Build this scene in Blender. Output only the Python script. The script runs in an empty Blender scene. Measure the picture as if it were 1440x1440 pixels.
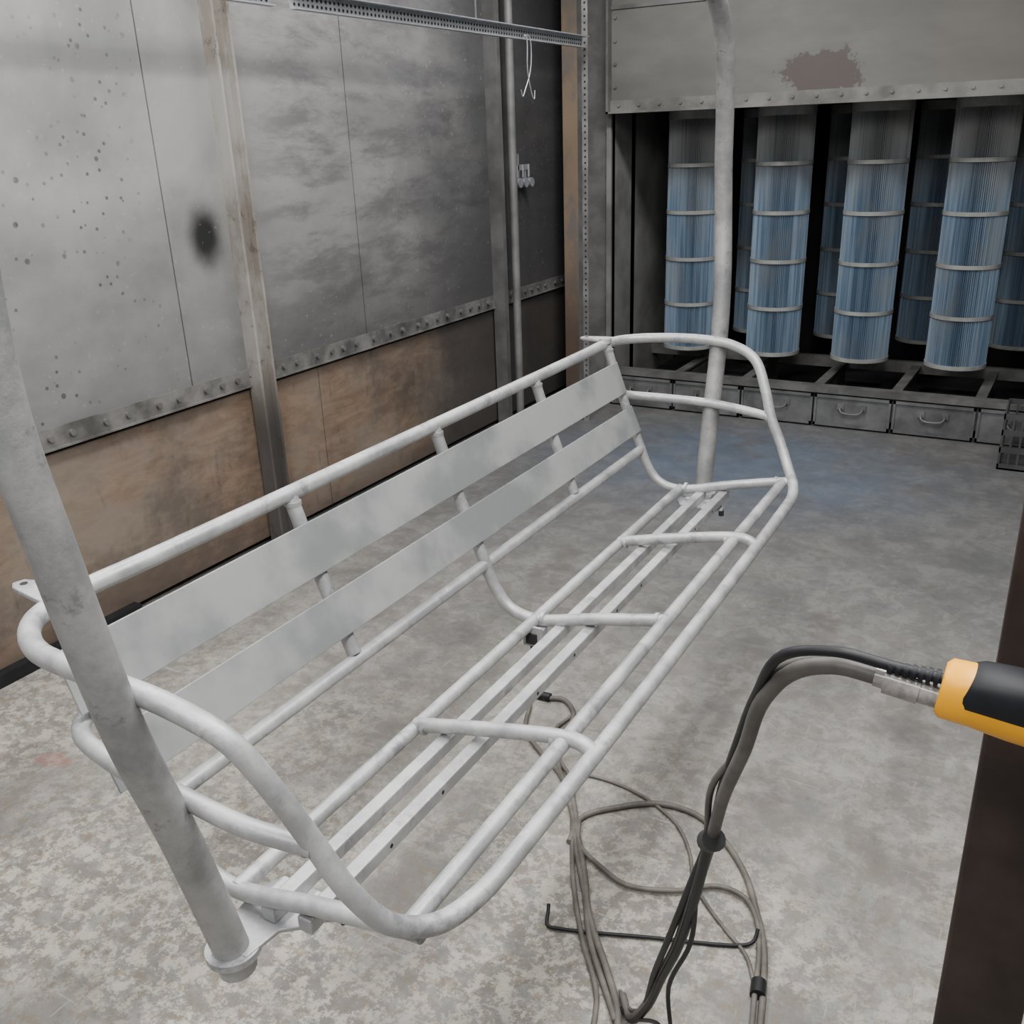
import bpy, math, random
from mathutils import Vector, Matrix
random.seed(4)
scene=bpy.context.scene
# ------------------------------------------------------------------ helpers
class NT:
    def __init__(s,name,rough=.6,metal=0.,spec=.5):
        s.m=bpy.data.materials.new(name); s.m.use_nodes=True
        s.t=s.m.node_tree; s.b=s.t.nodes["Principled BSDF"]
        s.b.inputs["Roughness"].default_value=rough; s.b.inputs["Metallic"].default_value=metal
        s.b.inputs["Specular IOR Level"].default_value=spec
        s.tc=s.t.nodes.new("ShaderNodeTexCoord")
        s.obj=s.tc.outputs["Object"]
    def L(s,a,b): s.t.links.new(a,b)
    def put(s,sock,v):
        if hasattr(v,"is_output"): s.L(v,sock)
        elif isinstance(v,(tuple,list)) and len(v)==3 and len(sock.default_value)==4: sock.default_value=(*v,1)
        else: sock.default_value=v
    def map(s,scale=(1,1,1),loc=(0,0,0),rot=(0,0,0)):
        n=s.t.nodes.new("ShaderNodeMapping"); s.L(s.obj,n.inputs[0])
        n.inputs["Scale"].default_value=scale; n.inputs["Location"].default_value=loc; n.inputs["Rotation"].default_value=rot
        return n.outputs[0]
    def noise(s,scale,detail=6,rough=.6,vec=None,dist=0):
        n=s.t.nodes.new("ShaderNodeTexNoise"); s.L(vec or s.obj,n.inputs["Vector"])
        n.inputs["Scale"].default_value=scale; n.inputs["Detail"].default_value=detail
        n.inputs["Roughness"].default_value=rough; n.inputs["Distortion"].default_value=dist
        return n.outputs["Fac"]
    def vor(s,scale,vec=None,feature='F1'):
        n=s.t.nodes.new("ShaderNodeTexVoronoi"); n.feature=feature; s.L(vec or s.obj,n.inputs["Vector"])
        n.inputs["Scale"].default_value=scale; return n.outputs["Distance"]
    def rng(s,v,a,b,c=0.,d=1.,smooth=True):
        n=s.t.nodes.new("ShaderNodeMapRange"); n.interpolation_type='SMOOTHSTEP' if smooth else 'LINEAR'
        s.put(n.inputs[0],v)
        for i,x in enumerate((a,b,c,d)): n.inputs[i+1].default_value=x
        return n.outputs[0]
    def mix(s,f,a,b,mode='MIX'):
        n=s.t.nodes.new("ShaderNodeMix"); n.data_type='RGBA'; n.blend_type=mode
        s.put(n.inputs[0],f); s.put(n.inputs[6],a); s.put(n.inputs[7],b); return n.outputs[2]
    def math(s,op,a,b=0.):
        n=s.t.nodes.new("ShaderNodeMath"); n.operation=op; s.put(n.inputs[0],a); s.put(n.inputs[1],b); return n.outputs[0]
    def xyz(s,vec=None):
        n=s.t.nodes.new("ShaderNodeSeparateXYZ"); s.L(vec or s.obj,n.inputs[0]); return n.outputs
    def dist(s,p,sc=(1,1,1)):
        n=s.t.nodes.new("ShaderNodeVectorMath"); n.operation='SUBTRACT'; s.L(s.obj,n.inputs[0]); n.inputs[1].default_value=p
        k=s.t.nodes.new("ShaderNodeVectorMath"); k.operation='MULTIPLY'; s.L(n.outputs[0],k.inputs[0]); k.inputs[1].default_value=sc
        q=s.t.nodes.new("ShaderNodeVectorMath"); q.operation='LENGTH'; s.L(k.outputs[0],q.inputs[0]); return q.outputs["Value"]
    def col(s,c): s.put(s.b.inputs["Base Color"],c)
    def bump(s,h,st=.3,d=.01):
        n=s.t.nodes.new("ShaderNodeBump"); s.put(n.inputs["Height"],h); n.inputs["Strength"].default_value=st
        n.inputs["Distance"].default_value=d; s.L(n.outputs[0],s.b.inputs["Normal"])

def simple(name,c,rough=.6,metal=0.,var=.15,scale=12,bump=0.,spec=.5):
    n=NT(name,rough,metal,spec); f=n.rng(n.noise(scale),.3,.7)
    d=tuple(x*(1-var) for x in c); l=tuple(min(1,x*(1+var)) for x in c)
    n.col(n.mix(f,d,l))
    if bump: n.bump(n.noise(scale*6),bump,.004)
    return n.m

class B:
    def __init__(s): s.v=[]; s.f=[]; s.sm=[]
    def add(s,vs,fs,smooth=False):
        o=len(s.v); s.v+= [tuple(p) for p in vs]; s.f+=[tuple(i+o for i in q) for q in fs]; s.sm+=[smooth]*len(fs); return s
    def box(s,a,b):
        (x0,y0,z0),(x1,y1,z1)=a,b
        vs=[(x0,y0,z0),(x1,y0,z0),(x1,y1,z0),(x0,y1,z0),(x0,y0,z1),(x1,y0,z1),(x1,y1,z1),(x0,y1,z1)]
        return s.add(vs,[(0,3,2,1),(4,5,6,7),(0,1,5,4),(1,2,6,5),(2,3,7,6),(3,0,4,7)])
    def beam(s,p,q,w,h,up=(0,0,1)):
        p,q=Vector(p),Vector(q); t=(q-p).normalized(); u=Vector(up); sd=t.cross(u).normalized(); u=sd.cross(t)
        vs=[]
        for c in (p,q):
            for a,b in ((-1,-1),(1,-1),(1,1),(-1,1)): vs.append(c+sd*a*w/2+u*b*h/2)
        return s.add(vs,[(0,1,2,3),(7,6,5,4),(0,4,5,1),(1,5,6,2),(2,6,7,3),(3,7,4,0)])
    def tube(s,pts,r,seg=14,sub=8,smooth=True,caps=True,closed=False,rz=None):
        P=[Vector(p) for p in pts]
        if smooth and len(P)>2:
            Q=[]; n=len(P)
            rngs=range(n if closed else n-1)
            for i in rngs:
                if closed: p0,p1,p2,p3=P[(i-1)%n],P[i],P[(i+1)%n],P[(i+2)%n]
                else:
                    p1,p2=P[i],P[i+1]; p0=P[i-1] if i>0 else p1*2-p2; p3=P[i+2] if i+2<n else p2*2-p1
                def tj(t,a,b): return t+max((b-a).length,1e-5)**.5
                t0=0; t1=tj(t0,p0,p1); t2=tj(t1,p1,p2); t3=tj(t2,p2,p3)
                for k in range(sub):
                    t=t1+(t2-t1)*k/sub
                    A1=p0*((t1-t)/(t1-t0))+p1*((t-t0)/(t1-t0)); A2=p1*((t2-t)/(t2-t1))+p2*((t-t1)/(t2-t1)); A3=p2*((t3-t)/(t3-t2))+p3*((t-t2)/(t3-t2))
                    B1=A1*((t2-t)/(t2-t0))+A2*((t-t0)/(t2-t0)); B2=A2*((t3-t)/(t3-t1))+A3*((t-t1)/(t3-t1))
                    Q.append(B1*((t2-t)/(t2-t1))+B2*((t-t1)/(t2-t1)))
            if not closed: Q.append(P[-1])
            P=Q
        n=len(P); vs=[]; fs=[]
        T=[]
        for i in range(n):
            if closed: d=P[(i+1)%n]-P[i-1]
            else: d=P[min(i+1,n-1)]-P[max(i-1,0)]
            T.append(d.normalized())
        u=T[0].orthogonal().normalized()
        for i in range(n):
            u=(u-T[i]*u.dot(T[i])).normalized(); w=T[i].cross(u)
            rr=r[i*(len(r)-1)//(n-1)] if isinstance(r,(list,tuple)) else r
            for k in range(seg):
                a=2*math.pi*k/seg; vs.append(P[i]+(u*math.cos(a)+w*math.sin(a))*rr)
        m=n if closed else n-1
        for i in range(m):
            off=0
            if closed and i==n-1:
                best=1e9
                for o_ in range(seg):
                    dd=sum((vs[i*seg+k]-vs[(k+o_)%seg]).length for k in range(0,seg,3))
                    if dd<best: best=dd; off=o_
            for k in range(seg):
                a=i*seg+k; b=i*seg+(k+1)%seg; c=((i+1)%n)*seg+(k+1+off)%seg; d=((i+1)%n)*seg+(k+off)%seg
                fs.append((a,b,c,d))
        s.add(vs,fs,True)
        if caps and not closed:
            s.add(vs[:seg],[tuple(range(seg))[::-1]]); s.add(vs[-seg:],[tuple(range(seg))])
        return s
    def cyl(s,p,q,r,seg=16,r2=None):
        P,Q=Vector(p),Vector(q); t=(Q-P).normalized(); u=t.orthogonal().normalized(); w=t.cross(u); r2=r if r2 is None else r2
        vs=[c+(u*math.cos(2*math.pi*k/seg)+w*math.sin(2*math.pi*k/seg))*rr for c,rr in ((P,r),(Q,r2)) for k in range(seg)]
        s.add(vs,[(k,(k+1)%seg,seg+(k+1)%seg,seg+k) for k in range(seg)],True)
        s.add(vs[:seg],[tuple(range(seg))[::-1]]); s.add(vs[seg:],[tuple(range(seg))]); return s
    def plate(s,poly,z0,z1,axis=2):
        n=len(poly)
        def P(a,b,c): return (a,b,c) if axis==2 else ((c,a,b) if axis==0 else (a,c,b))
        vs=[P(x,y,z0) for x,y in poly]+[P(x,y,z1) for x,y in poly]
        return s.add(vs,[tuple(range(n))[::-1],tuple(range(n,2*n))]+[(k,(k+1)%n,n+(k+1)%n,n+k) for k in range(n)])
    def loft(s,secs,smooth=True):
        n=len(secs[0]); vs=[p for q in secs for p in q]; fs=[]
        for i in range(len(secs)-1):
            for k in range(n): fs.append((i*n+k,i*n+(k+1)%n,(i+1)*n+(k+1)%n,(i+1)*n+k))
        s.add(vs,fs,smooth); s.add(secs[0],[tuple(range(n))[::-1]]); s.add(secs[-1],[tuple(range(n))]); return s
    def obj(s,name,mat,parent=None,bevel=0):
        me=bpy.data.meshes.new(name); me.from_pydata([tuple(v) for v in s.v],[],s.f); me.update()
        me.polygons.foreach_set("use_smooth",s.sm)
        import bmesh
        bm=bmesh.new(); bm.from_mesh(me); bmesh.ops.recalc_face_normals(bm,faces=bm.faces); bm.to_mesh(me); bm.free()
        o=bpy.data.objects.new(name,me); scene.collection.objects.link(o)
        me.materials.append(mat)
        if parent: o.parent=parent
        if bevel:
            b=o.modifiers.new("bevel","BEVEL"); b.width=bevel; b.segments=2; b.limit_method='ANGLE'
        return o
def empty(name,loc=(0,0,0)):
    e=bpy.data.objects.new(name,None); scene.collection.objects.link(e); e.location=loc; return e

# ------------------------------------------------------------------ materials
# floor
n=NT("painted_concrete",.62)
x,y,z=n.xyz()
big=n.noise(1.1,5,.6); med=n.noise(5,8,.75); fine=n.noise(38,6,.75); mid2=n.noise(11,8,.78,dist=.6)
c=n.mix(n.rng(big,.38,.64),(.145,.142,.137),(.255,.247,.23))
c=n.mix(n.rng(med,.42,.60,0,.6),c,(.32,.307,.28))
c=n.mix(n.rng(mid2,.47,.53,0,.55),c,(.145,.130,.113))
near=n.rng(y,1.0,2.6,1,.12)
pm=n.math('MULTIPLY',n.rng(n.noise(21,9,.8),.485,.53),n.rng(n.noise(1.6,3,.5),.38,.55))
c=n.mix(n.math('MULTIPLY',n.math('MULTIPLY',pm,near),.72),c,(.50,.47,.405))
pm2=n.math('MULTIPLY',n.rng(n.noise(27,9,.8,n.map(loc=(3,5,0))),.52,.56),near)
c=n.mix(n.math('MULTIPLY',pm2,.65),c,(.165,.13,.09))
c=n.mix(n.rng(fine,.53,.72,0,.55),c,(.085,.08,.075))
c=n.mix(n.rng(n.noise(3.4,8,.7),.54,.66,0,.4),c,(.12,.108,.095))
scr=n.noise(3,3,.6,n.map((1.5,22,1),rot=(0,0,.7))); scr2=n.noise(4,3,.6,n.map((26,1.3,1),rot=(0,0,.3))); scr3=n.noise(3,3,.6,n.map((1.2,34,1),rot=(0,0,-.5)))
for sc_,am in ((scr,.4),(scr2,.35),(scr3,.3)): c=n.mix(n.rng(sc_,.66,.71,0,am),c,(.43,.43,.42))
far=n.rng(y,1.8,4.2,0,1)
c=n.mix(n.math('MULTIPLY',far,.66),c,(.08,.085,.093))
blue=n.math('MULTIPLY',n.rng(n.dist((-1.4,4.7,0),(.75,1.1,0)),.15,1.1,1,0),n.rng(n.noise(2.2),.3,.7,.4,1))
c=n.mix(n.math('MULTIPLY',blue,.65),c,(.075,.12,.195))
st=n.rng(n.noise(2.6,5,.6),.58,.68,0,.5); c=n.mix(st,c,(.10,.09,.08))
red=n.rng(n.math('ADD',n.dist((-2.36,1.33,0),(1,1.6,0)),n.math('MULTIPLY',n.noise(18,6),.2)),.13,.17,.35,0); c=n.mix(red,c,(.30,.09,.08))
n.col(c); n.put(n.b.inputs["Roughness"],n.rng(med,.3,.7,.42,.75)); n.bump(fine,.2,.004)
M_floor=n.m

def wallmat():
    n=NT("powder_dusted_galvanized_panel",.6,.15)
    x,y,z=n.xyz()
    w=n.noise(1.1,6,.6,n.map((1,1,1.3)),.3); st=n.noise(3.0,9,.72,n.map((1,.9,3.2),rot=(.45,0,0)),.2)
    c=n.mix(n.rng(w,.36,.66),(.215,.215,.216),(.345,.342,.334))
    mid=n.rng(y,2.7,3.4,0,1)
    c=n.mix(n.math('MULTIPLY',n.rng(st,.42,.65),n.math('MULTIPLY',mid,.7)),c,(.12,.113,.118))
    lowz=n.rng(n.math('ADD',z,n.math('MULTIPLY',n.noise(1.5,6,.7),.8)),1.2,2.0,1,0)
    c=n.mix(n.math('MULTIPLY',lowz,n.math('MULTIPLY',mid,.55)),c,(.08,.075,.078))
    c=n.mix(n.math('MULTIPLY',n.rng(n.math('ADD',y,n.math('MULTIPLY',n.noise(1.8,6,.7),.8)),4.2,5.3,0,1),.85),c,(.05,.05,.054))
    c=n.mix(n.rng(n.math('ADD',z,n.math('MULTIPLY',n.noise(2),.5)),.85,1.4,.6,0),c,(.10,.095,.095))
    c=n.mix(n.rng(n.math('ABSOLUTE',n.math('SUBTRACT',z,1.96)),.02,.09,.38,0),c,(.13,.13,.14))
    sm=n.rng(n.math('ADD',n.dist((-2.9,2.715,1.33),(0,1,.72)),n.math('MULTIPLY',n.noise(14),.03)),.045,.135,.97,0); c=n.mix(sm,c,(.012,.012,.013))
    for sc_,a,b_ in ((13,.10,.15),(26,.13,.2)):
        sp=n.math('MULTIPLY',n.rng(n.vor(sc_,n.map((0,1,1),loc=(0,sc_*.1,0))),a,b_,1,0),n.rng(n.noise(3.2),.46,.56)); sp=n.math('MULTIPLY',sp,n.rng(y,2.3,2.6,1,0))
        c=n.mix(n.math('MULTIPLY',sp,.75),c,(.055,.05,.045))
    wh=n.rng(n.noise(48,3,.5),.66,.72,0,.3); c=n.mix(wh,c,(.42,.42,.41))
    n.col(c); n.bump(n.noise(25),.1,.004); return n.m
M_wall=wallmat()
# plywood lower wall
n=NT("stained_plywood",.75)
x,y,z=n.xyz()
g=n.noise(5,6,.7,n.map((1,.8,3)),1.0)
c=n.mix(n.rng(g,.33,.67),(.175,.118,.08),(.265,.188,.133))
c=n.mix(n.rng(n.noise(1.8,6,.7),.42,.62,0,.65),c,(.22,.19,.16))
c=n.mix(n.rng(n.noise(1.5,7,.7,n.map((1,1,1.3))),.47,.64,0,.6),c,(.065,.054,.046))
c=n.mix(n.rng(n.noise(7,5,.6,n.map((1,3,.5))),.60,.74,0,.5),c,(.05,.042,.038))
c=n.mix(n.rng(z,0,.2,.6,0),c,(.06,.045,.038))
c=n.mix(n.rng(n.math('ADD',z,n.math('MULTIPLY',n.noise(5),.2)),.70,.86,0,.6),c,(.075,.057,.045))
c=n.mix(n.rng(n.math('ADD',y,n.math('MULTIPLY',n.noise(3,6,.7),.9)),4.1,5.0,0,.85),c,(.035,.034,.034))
n.col(c); n.bump(g,.2,.005); M_ply=n.m
# channel
n=NT("worn_painted_channel",.7)
x,y,z=n.xyz()
c=n.mix(n.rng(n.noise(5,7,.7,n.map((1,1,.5))),.42,.6),(.34,.33,.31),(.24,.215,.19))
c=n.mix(n.rng(n.noise(9,6,.7),.58,.68,0,.8),c,(.09,.08,.07)); c=n.mix(n.rng(z,.5,.85,.85,0),c,(.045,.041,.04))
n.col(c); M_chan=n.m
n=NT("orange_stained_jamb",.7)
c=n.mix(n.rng(n.noise(4,7,.7,n.map((1,1,.6))),.42,.6),(.28,.205,.14),(.19,.165,.145)); c=n.mix(n.rng(n.xyz()[2],.3,1.2,.8,0),c,(.08,.05,.035))
n.col(c); M_jamb=n.m
M_steel=simple("grey_dusty_steel",(.135,.135,.132),.6,.2,.3,5,.1)
M_dark=simple("near_black_sheet",(.018,.018,.019),.85,0,.3,3)  # even near-black for wall backing, plenum back, top and hopper floor
M_galv=simple("galvanized_steel",(.42,.44,.47),.38,.55,.12,20)
M_hole=simple("hole_shade_and_bolt_black",(.02,.02,.02),.9,0,.1)  # near-black discs carry the painted shade of holes; bolts share the colour
M_rub=simple("black_rubber",(.012,.012,.014),.5,0,.2,30,spec=.3)
M_hose=simple("dusty_grey_hose",(.085,.079,.073),.5,0,.3,18)
M_hose2=simple("dusty_floor_cable",(.115,.104,.092),.6,0,.35,15)
M_yel=simple("yellow_gun_plastic",(.82,.36,.0),.4,0,.04,20)
M_blk=simple("black_gun_plastic",(.010,.011,.014),.5,0,.2,40,spec=.25)
M_post=simple("dark_brown_post_paint",(.032,.021,.018),.42,0,.4,6,.1,spec=.35)
M_clear=simple("clear_connector_plastic",(.24,.225,.215),.2,0,.4,60)
M_ceil=simple("booth_ceiling_sheet",(.35,.35,.35),.6,0,.1,2)
# hood
n=NT("hood_sheet_paint",.6,.1)
x,y,z=n.xyz()
c=n.mix(n.rng(n.noise(1.2,5,.6,n.map((1,1,2.5))),.35,.65),(.112,.114,.106),(.158,.159,.147))
c=n.mix(n.rng(x,-1.2,-.2,0,.6),c,(.115,.097,.088))
pe=n.rng(n.math('ADD',n.dist((-1.25,5.55,1.91),(.9,0,1.7)),n.math('MULTIPLY',n.noise(9,7,.78),.5)),.42,.435,.9,0)
c=n.mix(pe,c,(.075,.060,.055))
n.col(c); M_hood=n.m
# chair paint
n=NT("blasted_primed_tube_steel",.46,.45,.45)
f=n.noise(9,7,.7); c=n.mix(n.rng(f,.35,.65),(.36,.365,.375),(.53,.535,.54))
c=n.mix(n.rng(n.noise(30,5,.7),.60,.72,0,.6),c,(.70,.70,.70)); c=n.mix(n.rng(n.noise(14,5,.7),.55,.68,0,.65),c,(.20,.20,.222))
n.col(c); n.put(n.b.inputs["Roughness"],n.rng(f,.3,.7,.38,.60)); n.bump(n.noise(60,5,.7),.4,.002); M_tube=n.m
n=NT("slat_primed_steel",.5,.2)
f=n.noise(4,5,.55); c=n.mix(n.rng(f,.40,.60),(.235,.25,.25),(.375,.39,.385)); n.col(c); M_slat=n.m
n=NT("darker_worn_pole_steel",.48,.45)
f=n.noise(7,7,.7); x,y,z=n.xyz(); c=n.mix(n.rng(f,.35,.65),(.235,.235,.24),(.38,.38,.38))
c=n.mix(n.rng(n.noise(24,5,.7),.58,.70,0,.6),c,(.13,.125,.13)); n.col(c); n.bump(n.noise(45,5,.7),.4,.003); M_pole=n.m
# filter
n=NT("pleated_filter_media",.85)
x,y,z=n.xyz()
s1=n.noise(3,4,.6,n.map((14,14,.35))); s2=n.noise(2.5,4,.6,n.map((2,2,1.2)))
c=n.mix(n.rng(s1,.38,.62),(.11,.175,.265),(.25,.34,.435))
c=n.mix(n.rng(s2,.45,.68,0,.6),c,(.25,.275,.295))
c=n.mix(n.rng(z,1.15,1.6,0,.85),c,(.25,.25,.235))  # greyed towards the top: dust, plus the hood's shade put into the colour
c=n.mix(n.rng(n.noise(3,3,.6,n.map((30,30,.3))),.56,.66,0,.6),c,(.075,.09,.105))
n.col(c); M_filt=n.m
M_band=simple("dusty_filter_strap",(.27,.275,.265),.8,0,.2,10)
M_grey=simple("drawer_dusty_grey",(.115,.12,.12),.7,.1,.35,6)
M_crate=simple("grey_plastic_crate",(.055,.055,.057),.6,0,.2,8)

# ------------------------------------------------------------------ room
XL=-2.9; XR=1.9; Y0=-1.6; YB=5.58; ZC=3.0
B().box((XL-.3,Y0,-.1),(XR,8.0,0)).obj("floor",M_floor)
B().box((XL-.3,Y0,ZC),(XR,8.0,ZC+.1)).obj("ceiling",M_ceil)
wl=empty("wall_left")
b=B()
for ya,yb_ in ((Y0,.2),(.206,1.37),(1.376,2.535),(2.541,3.645),(3.651,4.90),(4.906,5.95)):
    b.box((XL-.06,ya,.72),(XL,yb_,ZC))
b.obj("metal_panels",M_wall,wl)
B().box((XL-.08,Y0,0),(XL-.061,5.95,ZC)).obj("backing",M_dark,wl)
b=B()
for ya,yb_ in ((Y0,.9),(.905,2.87),(2.9,3.28),(3.285,4.90),(4.96,5.95)): b.box((XL-.06,ya,.03),(XL-.012,yb_,.70))
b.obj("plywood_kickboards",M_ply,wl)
b=B().box((XL-.02,Y0,.715),(XL+.012,5.85,.722)); b.box((XL,Y0,.722),(XL+.004,5.85,.79)); b.obj("panel_flange",simple("flange_dusty",(.16,.155,.15),.65,.2,.5,7),wl)
b=B(); yy=Y0+.05
while yy<5.8:
    b.cyl((XL+.004,yy,.757),(XL+.017,yy,.757),.0115,8); yy+=random.choice((.085,.098,.14))
b.obj("flange_bolts",M_steel,wl)
b=B().box((XL-.01,Y0,0),(XL+.03,2.1,.045)); b.obj("floor_seal_strip",M_rub,wl)
b=B().box((XL,2.84,0),(XL+.035,2.93,ZC)); b.box((XL+.035,2.84,0),(XL+.065,2.852,ZC)); b.box((XL+.035,2.918,0),(XL+.065,2.93,ZC)); b.obj("trim_1",M_chan,wl)
b=B().box((XL,4.86,0),(XL+.05,4.95,ZC)); b.box((XL+.05,4.86,0),(XL+.075,4.872,ZC)); b.obj("trim_2",M_steel,wl)
b=B().cyl((XL+.09,4.98,.02),(XL+.09,4.98,ZC),.024,14); b.obj("conduit_pipe",simple("dusty_conduit",(.20,.20,.20),.5,.3,.25,5),wl)
b=B()
b.box((XL+.05,5.10,1.47),(XL+.056,5.22,1.50)); b.box((XL,5.1,1.38),(XL+.056,5.115,1.56)); b.box((XL,5.19,1.38),(XL+.05,5.21,1.5))
for yy in (5.09,5.16,5.23): b.cyl((XL+.04,yy,1.40),(XL+.08,yy,1.40),.026,14); b.cyl((XL+.055,yy,1.43),(XL+.055,yy,1.50),.008,8)
b.obj("pipe_clamp_bracket",M_galv,wl)

# rear wall
wr=empty("wall_rear")
b=B().box((XL-.06,5.90,0),(-2.47,5.96,ZC)); b.obj("corner_panel",M_steel,wr)
b=B().box((-2.80,5.60,0),(-2.70,5.66,ZC)); b.box((-2.80,5.66,0),(-2.79,5.9,ZC)); b.obj("corner_jamb",M_jamb,wr)
b=B().box((-2.70,5.60,0),(-2.47,5.64,ZC)); b.obj("corner_sheet",M_steel,wr)
b=B(); zz=.1
while zz<2.9: b.cyl((-2.50,5.60,zz),(-2.50,5.588,zz),.010,8); b.cyl((-2.655,5.60,zz),(-2.655,5.588,zz),.009,8); zz+=.12
b.obj("corner_bolts",M_steel,wr)
b=B().box((-2.47,5.55,1.80),(XR,5.58,ZC)); b.obj("hood_face",M_hood,wr)
M_fl=simple("flange_light",(.15,.148,.14),.6,.2,.35,5)
b=B().box((-2.47,5.50,1.757),(XR,5.62,1.768)); b.box((-2.47,5.535,1.768),(XR,5.55,1.828)); b.obj("hood_flange",M_fl,wr)
b=B().box((-2.47,5.50,1.757),(-2.455,5.55,ZC)); b.box((-2.455,5.54,2.30),(XR,5.55,2.32)); b.obj("hood_edge_angle",M_steel,wr)
b=B(); xx=-2.40
while xx<XR: b.cyl((xx,5.535,1.80),(xx,5.526,1.80),.0085,8); xx+=.125
zz=1.9
while zz<2.9: b.cyl((-2.43,5.55,zz),(-2.43,5.54,zz),.009,8); zz+=.12
b.obj("hood_bolts",M_fl,wr)
# plenum chamber
b=B().box((-2.5,5.58,.0),(-2.47,6.75,1.78)); b.obj("plenum_side",simple("plenum_side_sheet",(.20,.20,.195),.7,.1,.3,3),wr)
b=B().box((-2.5,6.75,.0),(-2.47,7.3,1.78)); b.box((-2.5,7.3,0),(XR,7.35,1.9)); b.box((-2.5,5.62,1.768),(XR,7.3,1.80)); b.box((XR-.02,5.58,0),(XR,7.3,1.8)); b.obj("plenum_back",M_dark,wr)
b=B().box((-2.47,5.6,.02),(XR,7.3,.06)); b.obj("plenum_hopper_floor",M_dark,wr)
b=B()
b.box((-2.47,5.56,.205),(XR,5.66,.235)); b.box((-2.47,6.3,.19),(XR,6.34,.26))
xs=[-2.47+.435*i for i in range(10)]
for xx in xs[1:]:
    b.beam((xx,5.62,.225),(xx+.02,6.34,.235),.055,.012); b.beam((xx,5.62,.15),(xx+.02,6.34,.15),.008,.14)
b.obj("hopper_dividers",simple("hopper_steel",(.12,.12,.115),.6,.2,.3,8),wr)
# drawers
dr=empty("dust_drawer_bank")
b=B(); h=B()
for i in range(9):
    x0,x1=xs[i]+.006,xs[i]+.429
    b.box((x0,5.57,.012),(x1,5.60,.195)); b.box((x0+.0,5.562,.012),(x1,5.57,.03)); b.box((x0,5.562,.178),(x1,5.57,.195))
    b.box((x0,5.562,.012),(x0+.012,5.57,.195)); b.box((x1-.012,5.562,.012),(x1,5.57,.195))
    cx=(x0+x1)/2
    h.tube([(cx-.06,5.568,.13),(cx-.06,5.535,.12),(cx-.045,5.53,.105),(cx+.045,5.53,.105),(cx+.06,5.535,.12),(cx+.06,5.568,.13)],.006,8,4)
    h.box((cx-.08,5.562,.115),(cx-.045,5.57,.15)); h.box((cx+.045,5.562,.115),(cx+.08,5.57,.15))
b.box((-2.47,5.60,0),(XR,5.61,.205))
b.obj("drawer_fronts",M_grey,dr); h.obj("drawer_handles",M_steel,dr)

# filters
def make_filter(cx,cy):
    root=empty("pleated_cartridge_filter")
    zt,zb,R=1.745,.33,.163
    P=96; vs=[];N=P*2
    for zz in (zb+.02,zt-.02):
        for k in range(N):
            r=R if k%2==0 else R-.018
            a=2*math.pi*k/N; vs.append((cx+r*math.cos(a),cy+r*math.sin(a),zz))
    B().add(vs,[(k,(k+1)%N,N+(k+1)%N,N+k) for k in range(N)]).obj("pleats",M_filt,root)
    b=B().cyl((cx,cy,zb),(cx,cy,zb+.022),R+.004,40).cyl((cx,cy,zb-.008),(cx,cy,zb),R-.02,40).cyl((cx,cy,zt-.03),(cx,cy,zt+.03),R+.003,40)
    for zz in (1.455,1.18,.90,.62):
        N2=48; q=[]
        for (r,dz) in ((R+.001,-.011),(R+.004,-.011),(R+.004,.011),(R+.001,.011)):
            for k in range(N2): a=2*math.pi*k/N2; q.append((cx+r*math.cos(a),cy+r*math.sin(a),zz+dz))
        fs=[]
        for j in range(4):
            for k in range(N2): fs.append((j*N2+k,j*N2+(k+1)%N2,((j+1)%4)*N2+(k+1)%N2,((j+1)%4)*N2+k))
        b.add(q,fs,False)
    b.obj("straps_and_caps",M_band,root)
for cx in (-2.09,-1.54,-1.01,-.475,.06,.6,1.14): make_filter(cx,6.0)
for cx in (-1.83,-1.27,-.74,-.2,.34,.88): make_filter(cx,6.68)

B().box((XR,Y0,0),(XR+.06,8,ZC)).obj("wall_right",M_wall)
# ------------------------------------------------------------------ overhead perforated track + strut
tr=empty("perforated_overhead_track")
def ptrack(b,h,y0,y1,X,zt):
    b.box((X,y0,zt-.055),(X+.004,y1,zt)); b.box((X+.004,y0,zt-.004),(X+.045,y1,zt)); b.box((X+.004,y0,zt-.055),(X+.03,y1,zt-.051)); 
    yy=y0+.02
    while yy<y1-.01:
        for dz in (.018,.037): h.cyl((X+.004,yy,zt-dz),(X+.0052,yy,zt-dz),.0056,8)
        yy+=.024
b=B();h=B(); ptrack(b,h,2.80,5.10,-2.43,2.135); b.obj("slotted_angle",M_galv,tr); h.obj("slot_holes",M_hole,tr)
b=B();h=B(); ptrack(b,h,1.2,2.70,-2.43,2.135); b.obj("slotted_angle_near",M_galv,tr); h.obj("slot_holes_near",M_hole,tr)
b=B()
for yy in (1.5,2.6,2.9,4.0): b.cyl((-2.42,yy,2.13),(-2.42,yy,ZC),.005,8)
b.obj("drop_rods",M_steel,tr)
b=B().box((-2.455,5.15,0),(-2.42,5.154,ZC)); b.box((-2.455,5.154,0),(-2.451,5.19,ZC)); b.obj("slotted_strut",simple("dusty_strut",(.21,.21,.205),.6,.3,.3,9),tr)
h=B(); zz=.03
while zz<2.9: h.cyl((-2.437,5.15,zz),(-2.437,5.1488,zz),.006,8); zz+=.032
h.obj("strut_holes",M_hole,tr)
hk=B(); 
hk.tube([(-2.41,4.44,2.085),(-2.405,4.44,2.10),(-2.40,4.46,2.09),(-2.40,4.47,2.0),(-2.40,4.45,1.93),(-2.40,4.40,1.86),(-2.40,4.375,1.83),(-2.40,4.36,1.86)],.0028,6,6)
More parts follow.
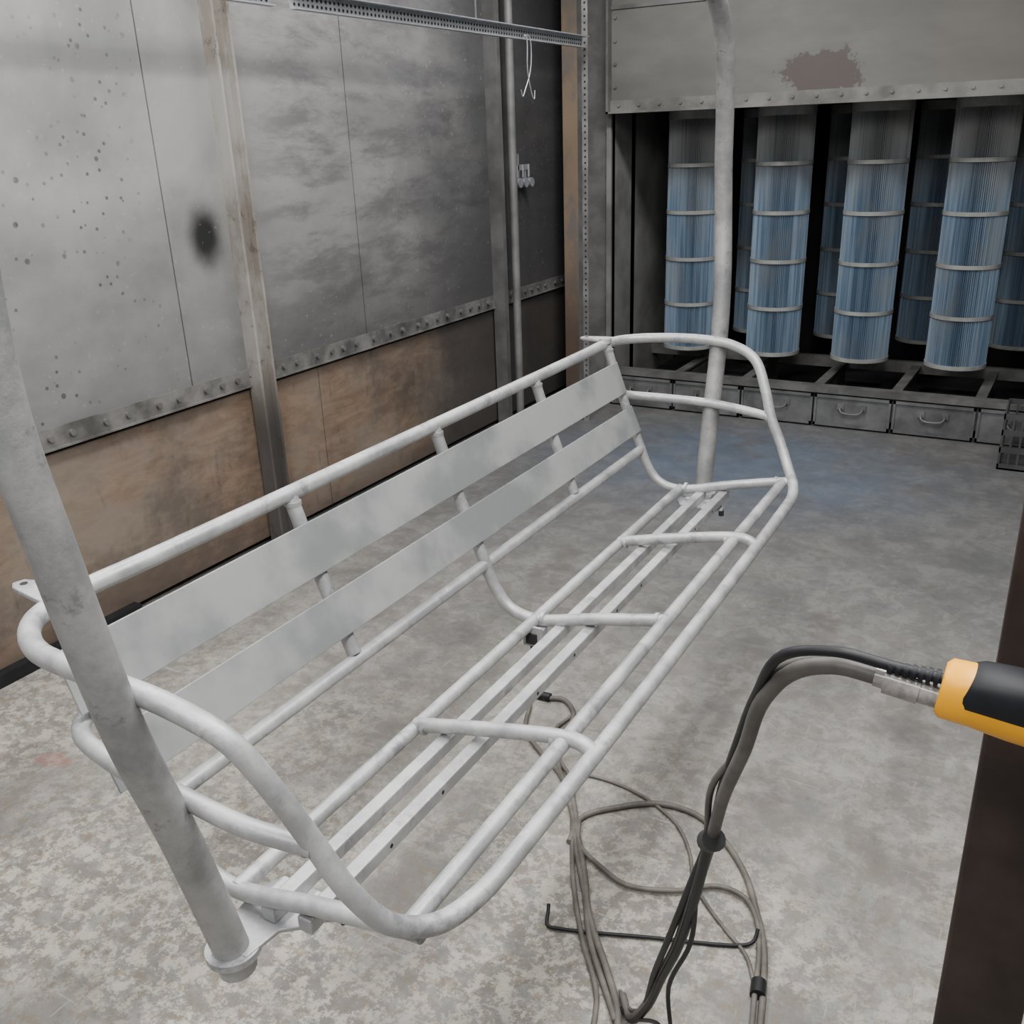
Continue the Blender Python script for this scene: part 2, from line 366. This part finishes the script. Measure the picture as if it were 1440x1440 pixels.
hk.tube([(-2.41,4.42,2.085),(-2.405,4.42,2.10),(-2.40,4.43,2.08),(-2.40,4.43,1.95),(-2.40,4.47,1.84),(-2.40,4.49,1.82),(-2.40,4.50,1.86)],.0028,6,6)
hk.obj("wire_hook",M_galv,tr)

# ------------------------------------------------------------------ chairlift bench
ch=empty("chairlift_bench")
YM=1.735; R=.0150
def mir(pts,s): return [(x,YM+s*d,z) for x,d,z in pts]
A=[(-1.21,.80,1.04),(-1.212,.96,1.04),(-1.19,1.04,1.04),(-1.11,1.095,1.042),(-.95,1.11,1.045),(-.85,1.105,1.035),(-.775,1.09,1.0),(-.73,1.065,.915),(-.703,1.045,.84),(-.665,1.03,.765),(-.632,1.00,.705),(-.60,.945,.672),(-.583,.87,.662),(-.578,.75,.66)]
near=mir(A,-1); far=mir(A,1)
B().tube(near[::-1]+far,R,16,8,closed=True).obj("frame_loop",M_tube,ch)
prof=[(-1.21,1.04),(-1.158,.89),(-1.092,.725),(-1.065,.66),(-1.025,.612),(-.96,.596),(-.80,.632),(-.63,.668)]
b=B()
for yy in (.768,1.735,2.702):
    pr=list(prof)
    if yy!=1.735: pr=pr+[(-.608,.670)]
    b.tube([(x,yy,z) for x,z in pr],R*.95,14,6)
for yy in (1.245,2.225):
    b.tube([(x,yy,z) for x,z in prof[:3]],R*.95,14,4)
    b.tube([(-.955,yy,.603),(-.80,yy,.640),(-.64,yy,.672),(-.605,yy,.672),(-.58,yy,.660)],R*.95,14,5)
b.obj("ribs",M_tube,ch)
b=B()
b.tube([(-1.088,.768,.712),(-1.088,2.702,.712)],R*.95,14)
b.tube([(-.955,.765,.598),(-.955,2.705,.598)],R*.95,14)
b.tube([(-.635,.765,.666),(-.635,2.705,.666)],R*.95,14)
b.obj("rails",M_tube,ch)
b=B()
def weld(x,y,z,ax,r=.0185):
    d={'x':(.004,0,0),'y':(0,.004,0),'z':(0,0,.004)}[ax]; b.cyl((x-d[0],y-d[1],z-d[2]),(x+d[0],y+d[1],z+d[2]),r,14)
for yy in (1.245,1.735,2.225,2.702):
    weld(-1.203,yy,1.022,'z',.0165); weld(-.655,yy,.664,'x',.0165); weld(-.935,yy,.604,'x',.0165)
for s in (-1,1): weld(-.702-.012,YM+s*1.048,.838,'x',.0155)
b.obj("weld_beads",M_tube,ch,.0015)
b=B()
for X,zz in ((-.885,.588),(-.812,.600)):
    b.box((X-.013,.755,zz-.013),(X+.013,2.715,zz+.013))
b.obj("seat_bars",M_tube,ch,.003)
b=B()
for yy in (.95,1.10,1.45,1.62,1.85,2.0,2.4,2.55):
    b.cyl((-.799,yy,.60),(-.7985,yy,.60),.004,8)
b.obj("bar_bolt_holes",M_hole,ch)
m=[(-1.155,.955,.885),(-1.168,.995,.878),(-1.15,1.035,.866),(-1.05,1.062,.86),(-.91,1.068,.857),(-.80,1.066,.847),(-.702,1.048,.838)]
b=B()
for s in (-1,1): b.tube(mir(m,s),R*.9,14,8)
b.obj("lower_arm_tubes",M_tube,ch)
b=B()
def slat(xa,za,xb,zb):
    off=Vector((.018,0,.006)); p=Vector((xa,0,za))+off; q=Vector((xb,0,zb))+off
    nrm=Vector((-(zb-za),0,xb-xa)).normalized()*.005
    vs=[]
    for yy in (.70,2.70):
        for c in (p,p+nrm,q+nrm,q): vs.append((c.x,yy,c.z))
    b.add(vs,[(0,1,2,3),(7,6,5,4),(0,4,5,1),(1,5,6,2),(2,6,7,3),(3,7,4,0)])
slat(-1.194,.980,-1.160,.886); slat(-1.143,.845,-1.110,.766)
b.obj("back_slats",M_slat,ch,.0015)
b=B()
for s in (-1,1):
    Y=YM+s*.985
    b.plate([(-1.20,Y-.03),(-1.20,Y+.03),(-1.235,Y+.028),(-1.30,Y+.010),(-1.305,Y-.008),(-1.29,Y-.018),(-1.235,Y-.026)],1.046,1.054)
    b.cyl((-1.21,YM+s*.96,1.045),(-1.21,YM+s*.96,1.060),.019,14)
b.obj("corner_lugs",M_tube,ch,.002)
b=B()
for s in (-1,1):
    Y=YM+s*.985; b.cyl((-1.285,Y-.002,1.0542),(-1.285,Y-.002,1.0546),.006,10)
b.obj("lug_holes",M_hole,ch)
pp=[(-.902,1.035,.548),(-.904,1.085,.80),(-.904,1.128,.98),(-.905,1.151,1.12),(-.910,1.166,1.25),(-.920,1.178,1.40),(-.925,1.172,1.56),(-.920,1.148,1.70),(-.911,1.105,1.83),(-.906,1.04,1.925),(-.903,.93,2.01),(-.90,.76,2.10),(-.90,.55,2.17),(-.90,.3,2.215),(-.90,0,2.235)]
path=mir(pp,-1)+mir(pp[::-1],1)[1:]
B().tube(path,.0262,24,8).obj("bail_pole",M_pole,ch)
b=B().tube([(-.9,YM,2.22),(-.9,YM,2.82)],.032,20); b.box((-.95,YM-.06,2.80),(-.85,YM+.06,2.86)); b.obj("hanger_stem",M_pole,ch)
b=B()
for s in (-1,1):
    Y=YM+s*1.037
    b.cyl((-.902,Y,.562),(-.902,Y,.573),.040,28); b.cyl((-.902,Y-s*.003,.530),(-.902,Y,.562),.028,24)
    pl=[(-.935,1.045),(-.945,1.0),(-.95,.93),(-.93,.895),(-.82,.895),(-.795,.905),(-.80,.93),(-.825,.945),(-.835,.965),(-.86,.985),(-.868,1.045)]
    b.plate([(x,YM+s*d) for x,d in pl],.568,.575)
    for X in (-.915,-.85): b.cyl((X,YM+s*.935,.575),(X,YM+s*.935,.584),.010,6)
b.box((-.965,1.70,.555),(-.925,1.735,.585)); b.box((-.968,1.692,.548),(-.918,1.698,.60))
b.obj("pole_brackets",M_tube,ch,.002)
b=B()
for s in (-1,1):
    for X in (-.915,-.80):
        b.cyl((X,YM+s*.91,.553),(X,YM+s*.91,.568),.009,6)
b.box((-.79,YM-.90-.008,.560),(-.778,YM-.90+.008,.585))
b.cyl((-.945,1.705,.53),(-.945,1.705,.556),.010,8); b.box((-.958,1.688,.556),(-.93,1.7,.582))
b.obj("mounting_bolts",M_hole,ch)
cv=empty("overhead_conveyor_rail")
b=B().box((-.97,Y0,2.985),(-.83,5.4,3.0)); b.box((-.905,Y0,2.88),(-.895,5.4,2.985)); b.box((-.97,Y0,2.865),(-.83,5.4,2.88)); b.obj("i_beam",M_steel,cv)

# ------------------------------------------------------------------ foreground post
po=empty("support_post")
B().box((0.0,.95,0),(.088,1.05,ZC)).obj("post_body",M_post,po,.004)
b=B().box((.04,.72,1.155),(.075,.95,1.163)); b.box((.04,.72,1.163),(.075,.726,1.195)); b.box((.04,.942,1.10),(.075,.95,1.20)); b.obj("gun_holder",M_steel,po,.002)

# powder gun
g=empty("powder_coating_gun")
def sec(x,yc,zc,ry,rz,e=2.6,n=28,rot=0):
    o=[]
    for k in range(n):
        a=2*math.pi*k/n; ca,sa=math.cos(a),math.sin(a)
        yy=math.copysign(abs(ca)**(2/e),ca)*ry; zz=math.copysign(abs(sa)**(2/e),sa)*rz
        o.append((x+zz*rot,yc+yy,zc+zz))
    return o
S=[(-.037,.019,.020),(-.033,.022,.0245),(-.01,.0225,.0255),(.02,.023,.029),(.06,.024,.031),(.12,.024,.030),(.19,.021,.025),(.23,.018,.02)]
B().loft([sec(x,.76,1.212-.05*x,ry,rz,rot=.12) for x,ry,rz in S]).obj("yellow_shell",M_yel,g)
S2=[(-.018,.0215,.0175),(-.012,.0238,.020),(.02,.0242,.0225),(.06,.0252,.024),(.12,.0252,.023),(.17,.022,.019)]
B().loft([sec(x,.7595,1.2205-.05*x,ry,rz,rot=.35) for x,ry,rz in S2]).obj("black_grip_panel",M_blk,g)
b=B().cyl((.22,.76,1.20),(.38,.76,1.195),.016,20); b.cyl((.38,.76,1.195),(.42,.76,1.193),.02,20,.012); 
b.loft([sec(0.15,.76,1.19,.015,.01),sec(0.155,.76,1.15,.015,.012),sec(.16,.76,1.14,.01,.01)]); b.obj("barrel_and_nozzle",M_blk,g)
b=B()
for i in range(7):
    X=-.038-.006*i; b.cyl((X,.75,1.227),(X-.0035,.75,1.2275),.0072-.0003*i,14)
b.cyl((-.036,.75,1.227),(-.085,.75,1.229),.0048,12); b.obj("cable_strain_relief",M_blk,g)
b=B().cyl((-.034,.755,1.207),(-.052,.755,1.209),.011,16); b.cyl((-.052,.755,1.209),(-.08,.755,1.212),.0125,16); b.cyl((-.08,.755,1.212),(-.088,.755,1.213),.009,16); b.obj("hose_connector",M_clear,g)
K=[(-.085,.755,1.213),(-.12,.757,1.213),(-.155,.765,1.195),(-.187,.785,1.145),(-.214,.83,1.05),(-.247,.88,.944),(-.273,.93,.834),(-.315,1.0,.667),(-.36,1.075,.49),(-.411,1.15,.329),(-.47,1.235,.14),(-.525,1.29,.025),(-.56,1.34,.012)]
B().tube(K,.0078,12,6).obj("powder_hose",M_hose,g)
K1=[(p[0]+.006*math.sin(i*1.3)-.006,p[1]-.012*math.cos(i*.8),p[2]+.012*math.cos(i*.9)+.006) for i,p in enumerate(K)]; K1[0]=(-.08,.75,1.229); K1[1]=(-.12,.748,1.232); K1[2]=(-.165,.755,1.214); K1[-1]=(-.55,1.31,.012);K1[-2]=(-.51,1.275,.035)
B().tube(K1,.0050,10,6).obj("gun_cable",M_rub,g)
K2=[(p[0]-.010+.008*math.sin(i*2.1),p[1]+.01,p[2]-.006+.008*math.sin(i*1.7)) for i,p in enumerate(K)]; K2[0]=(-.08,.765,1.208); K2[-1]=(-.57,1.35,.008); K2[-2]=(-.535,1.31,.02)
B().tube(K2,.0042,10,6).obj("air_line",M_hose,g)
K4=[(p[0]+.004,p[1]-.006,p[2]) for p in K[6:]]; K4[0]=(-.273,.925,.84)
B().tube(K4,.0068,10,6).obj("hose_sleeve",M_rub,g)
K3=[(-.273,.922,.834),(-.305,.985,.70),(-.325,1.03,.55),(-.37,1.07,.40),(-.375,1.10,.26),(-.42,1.16,.20),(-.50,1.27,.05)]
B().tube(K3,.0038,8,6).obj("ground_lead",M_rub,g)
B().cyl((-.266,.917,.846),(-.281,.943,.818),.0145,16).obj("cable_tie_collar",M_rub,g)

# floor cables
fc=empty("floor_cable_coil")
b=B()
def fl(pts,r,z=None,n=12): b.tube([(x,y,(r+.001) if z is None else z) for x,y in pts],r,n,8)
fl([(-1.22,2.25),(-1.16,2.27),(-1.09,2.20),(-1.08,2.10),(-1.02,1.96),(-.93,1.86),(-.85,1.73),(-.78,1.62),(-.71,1.50),(-.62,1.39),(-.56,1.31),(-.52,1.22)],.008)
fl([(-1.24,2.20),(-1.19,2.08),(-1.10,2.00),(-1.00,1.93),(-.90,1.80),(-.83,1.68),(-.75,1.56),(-.68,1.44),(-.60,1.34),(-.55,1.28)],.007)
fl([(-1.14,2.26),(-1.10,2.22),(-1.11,2.12),(-1.04,2.00),(-.96,1.92),(-.88,1.76),(-.80,1.60),(-.70,1.44),(-.61,1.32),(-.57,1.2)],.006)
fl([(-.86,1.70),(-.87,1.80),(-.80,1.88),(-.71,1.94),(-.61,1.94),(-.52,1.88),(-.44,1.79),(-.385,1.69),(-.343,1.60),(-.315,1.50),(-.296,1.41),(-.27,1.28),(-.24,1.15),(-.2,1.0)],.0075)
fl([(-.87,1.78),(-.83,1.70),(-.751,1.653),(-.675,1.627),(-.566,1.663),(-.483,1.721),(-.42,1.715),(-.375,1.66),(-.345,1.57),(-.325,1.47),(-.31,1.40),(-.285,1.28),(-.25,1.12)],.006,.012)
fl([(-.98,1.96),(-.88,1.97),(-.773,1.953),(-.65,1.89),(-.58,1.80),(-.543,1.72),(-.49,1.66),(-.43,1.609),(-.37,1.56),(-.335,1.50)],.0045)
b.obj("cables",M_hose2,fc)
b=B().cyl((-1.245,2.255,.012),(-1.20,2.258,.012),.014,12); b.cyl((-.325,1.50,.012),(-.318,1.465,.012),.016,14)
b.obj("plug_and_cable_tie",M_rub,fc)
rh=B().tube([(-.80,1.475,.03),(-.795,1.462,.02),(-.784,1.437,.008),(-.76,1.44,.007),(-.57,1.51,.007),(-.38,1.585,.007),(-.365,1.60,.012),(-.362,1.62,.03)],.0042,10,5)
rh.obj("wire_hanging_rod",M_rub)

# crate
cr=empty("plastic_milk_crate")
b=B(); cx0,cx1,cy0,cy1,ch_=-.15,.19,5.15,5.48,.29
for zz in (0.002,.09,.18,.262):
    for (a,c_) in (((cx0,cy0),(cx1,cy0+.008)),((cx0,cy1-.008),(cx1,cy1)),((cx0,cy0),(cx0+.008,cy1)),((cx1-.008,cy0),(cx1,cy1))):
        b.box((a[0],a[1],zz),(c_[0],c_[1],zz+.028))
for i in range(9):
    X=cx0+.002+i*(cx1-cx0-.012)/8; Y=cy0+.002+i*(cy1-cy0-.012)/8
    for yy in (cy0,cy1-.008): b.box((X,yy+.001,.002),(X+.009,yy+.007,.28))
    for xx in (cx0,cx1-.008): b.box((xx+.001,Y,.002),(xx+.007,Y+.009,.28))
b.box((cx0,cy0,.002),(cx1,cy1,.01)); b.obj("crate_lattice",M_crate,cr)

# ------------------------------------------------------------------ lights
def fixture(x,y,sx,sy,p,col=(1,.985,.965)):
    f=empty("ceiling_light_fixture")
    B().box((x-sx/2-.04,y-sy/2-.04,2.93),(x+sx/2+.04,y+sy/2+.04,2.999)).obj("housing",M_ceil,f)
    l=bpy.data.lights.new("lamp",'AREA'); l.shape='RECTANGLE'; l.size=sx; l.size_y=sy; l.energy=p; l.color=col
    o=bpy.data.objects.new("lamp",l); scene.collection.objects.link(o); o.location=(x,y,2.915); o.parent=f
fixture(-2.0,1.5,.35,2.6,82); fixture(-.1,1.3,.35,2.6,110)
fixture(-1.6,4.3,1.4,.35,50); fixture(0.3,4.3,1.2,.3,22)
fixture(-.6,-.8,1.8,.35,58)
w=bpy.data.worlds.new("world"); scene.world=w; w.use_nodes=True
w.node_tree.nodes["Background"].inputs[0].default_value=(.9,.94,1,1); w.node_tree.nodes["Background"].inputs[1].default_value=.3

# ------------------------------------------------------------------ camera
cam=bpy.data.cameras.new("camera"); cam.sensor_width=36; cam.lens=1335/1440*36; cam.clip_start=.02
co=bpy.data.objects.new("camera",cam); scene.collection.objects.link(co)
r=Vector((.8706,.4909,-.0344)).normalized(); d=Vector((.1525,-.3355,-.9295)); d=(d-r*d.dot(r)).normalized(); f=r.cross(d)
M=Matrix(((r.x,-d.x,-f.x,0),(r.y,-d.y,-f.y,0),(r.z,-d.z,-f.z,1.65),(0,0,0,1)))
co.matrix_world=M
scene.camera=co
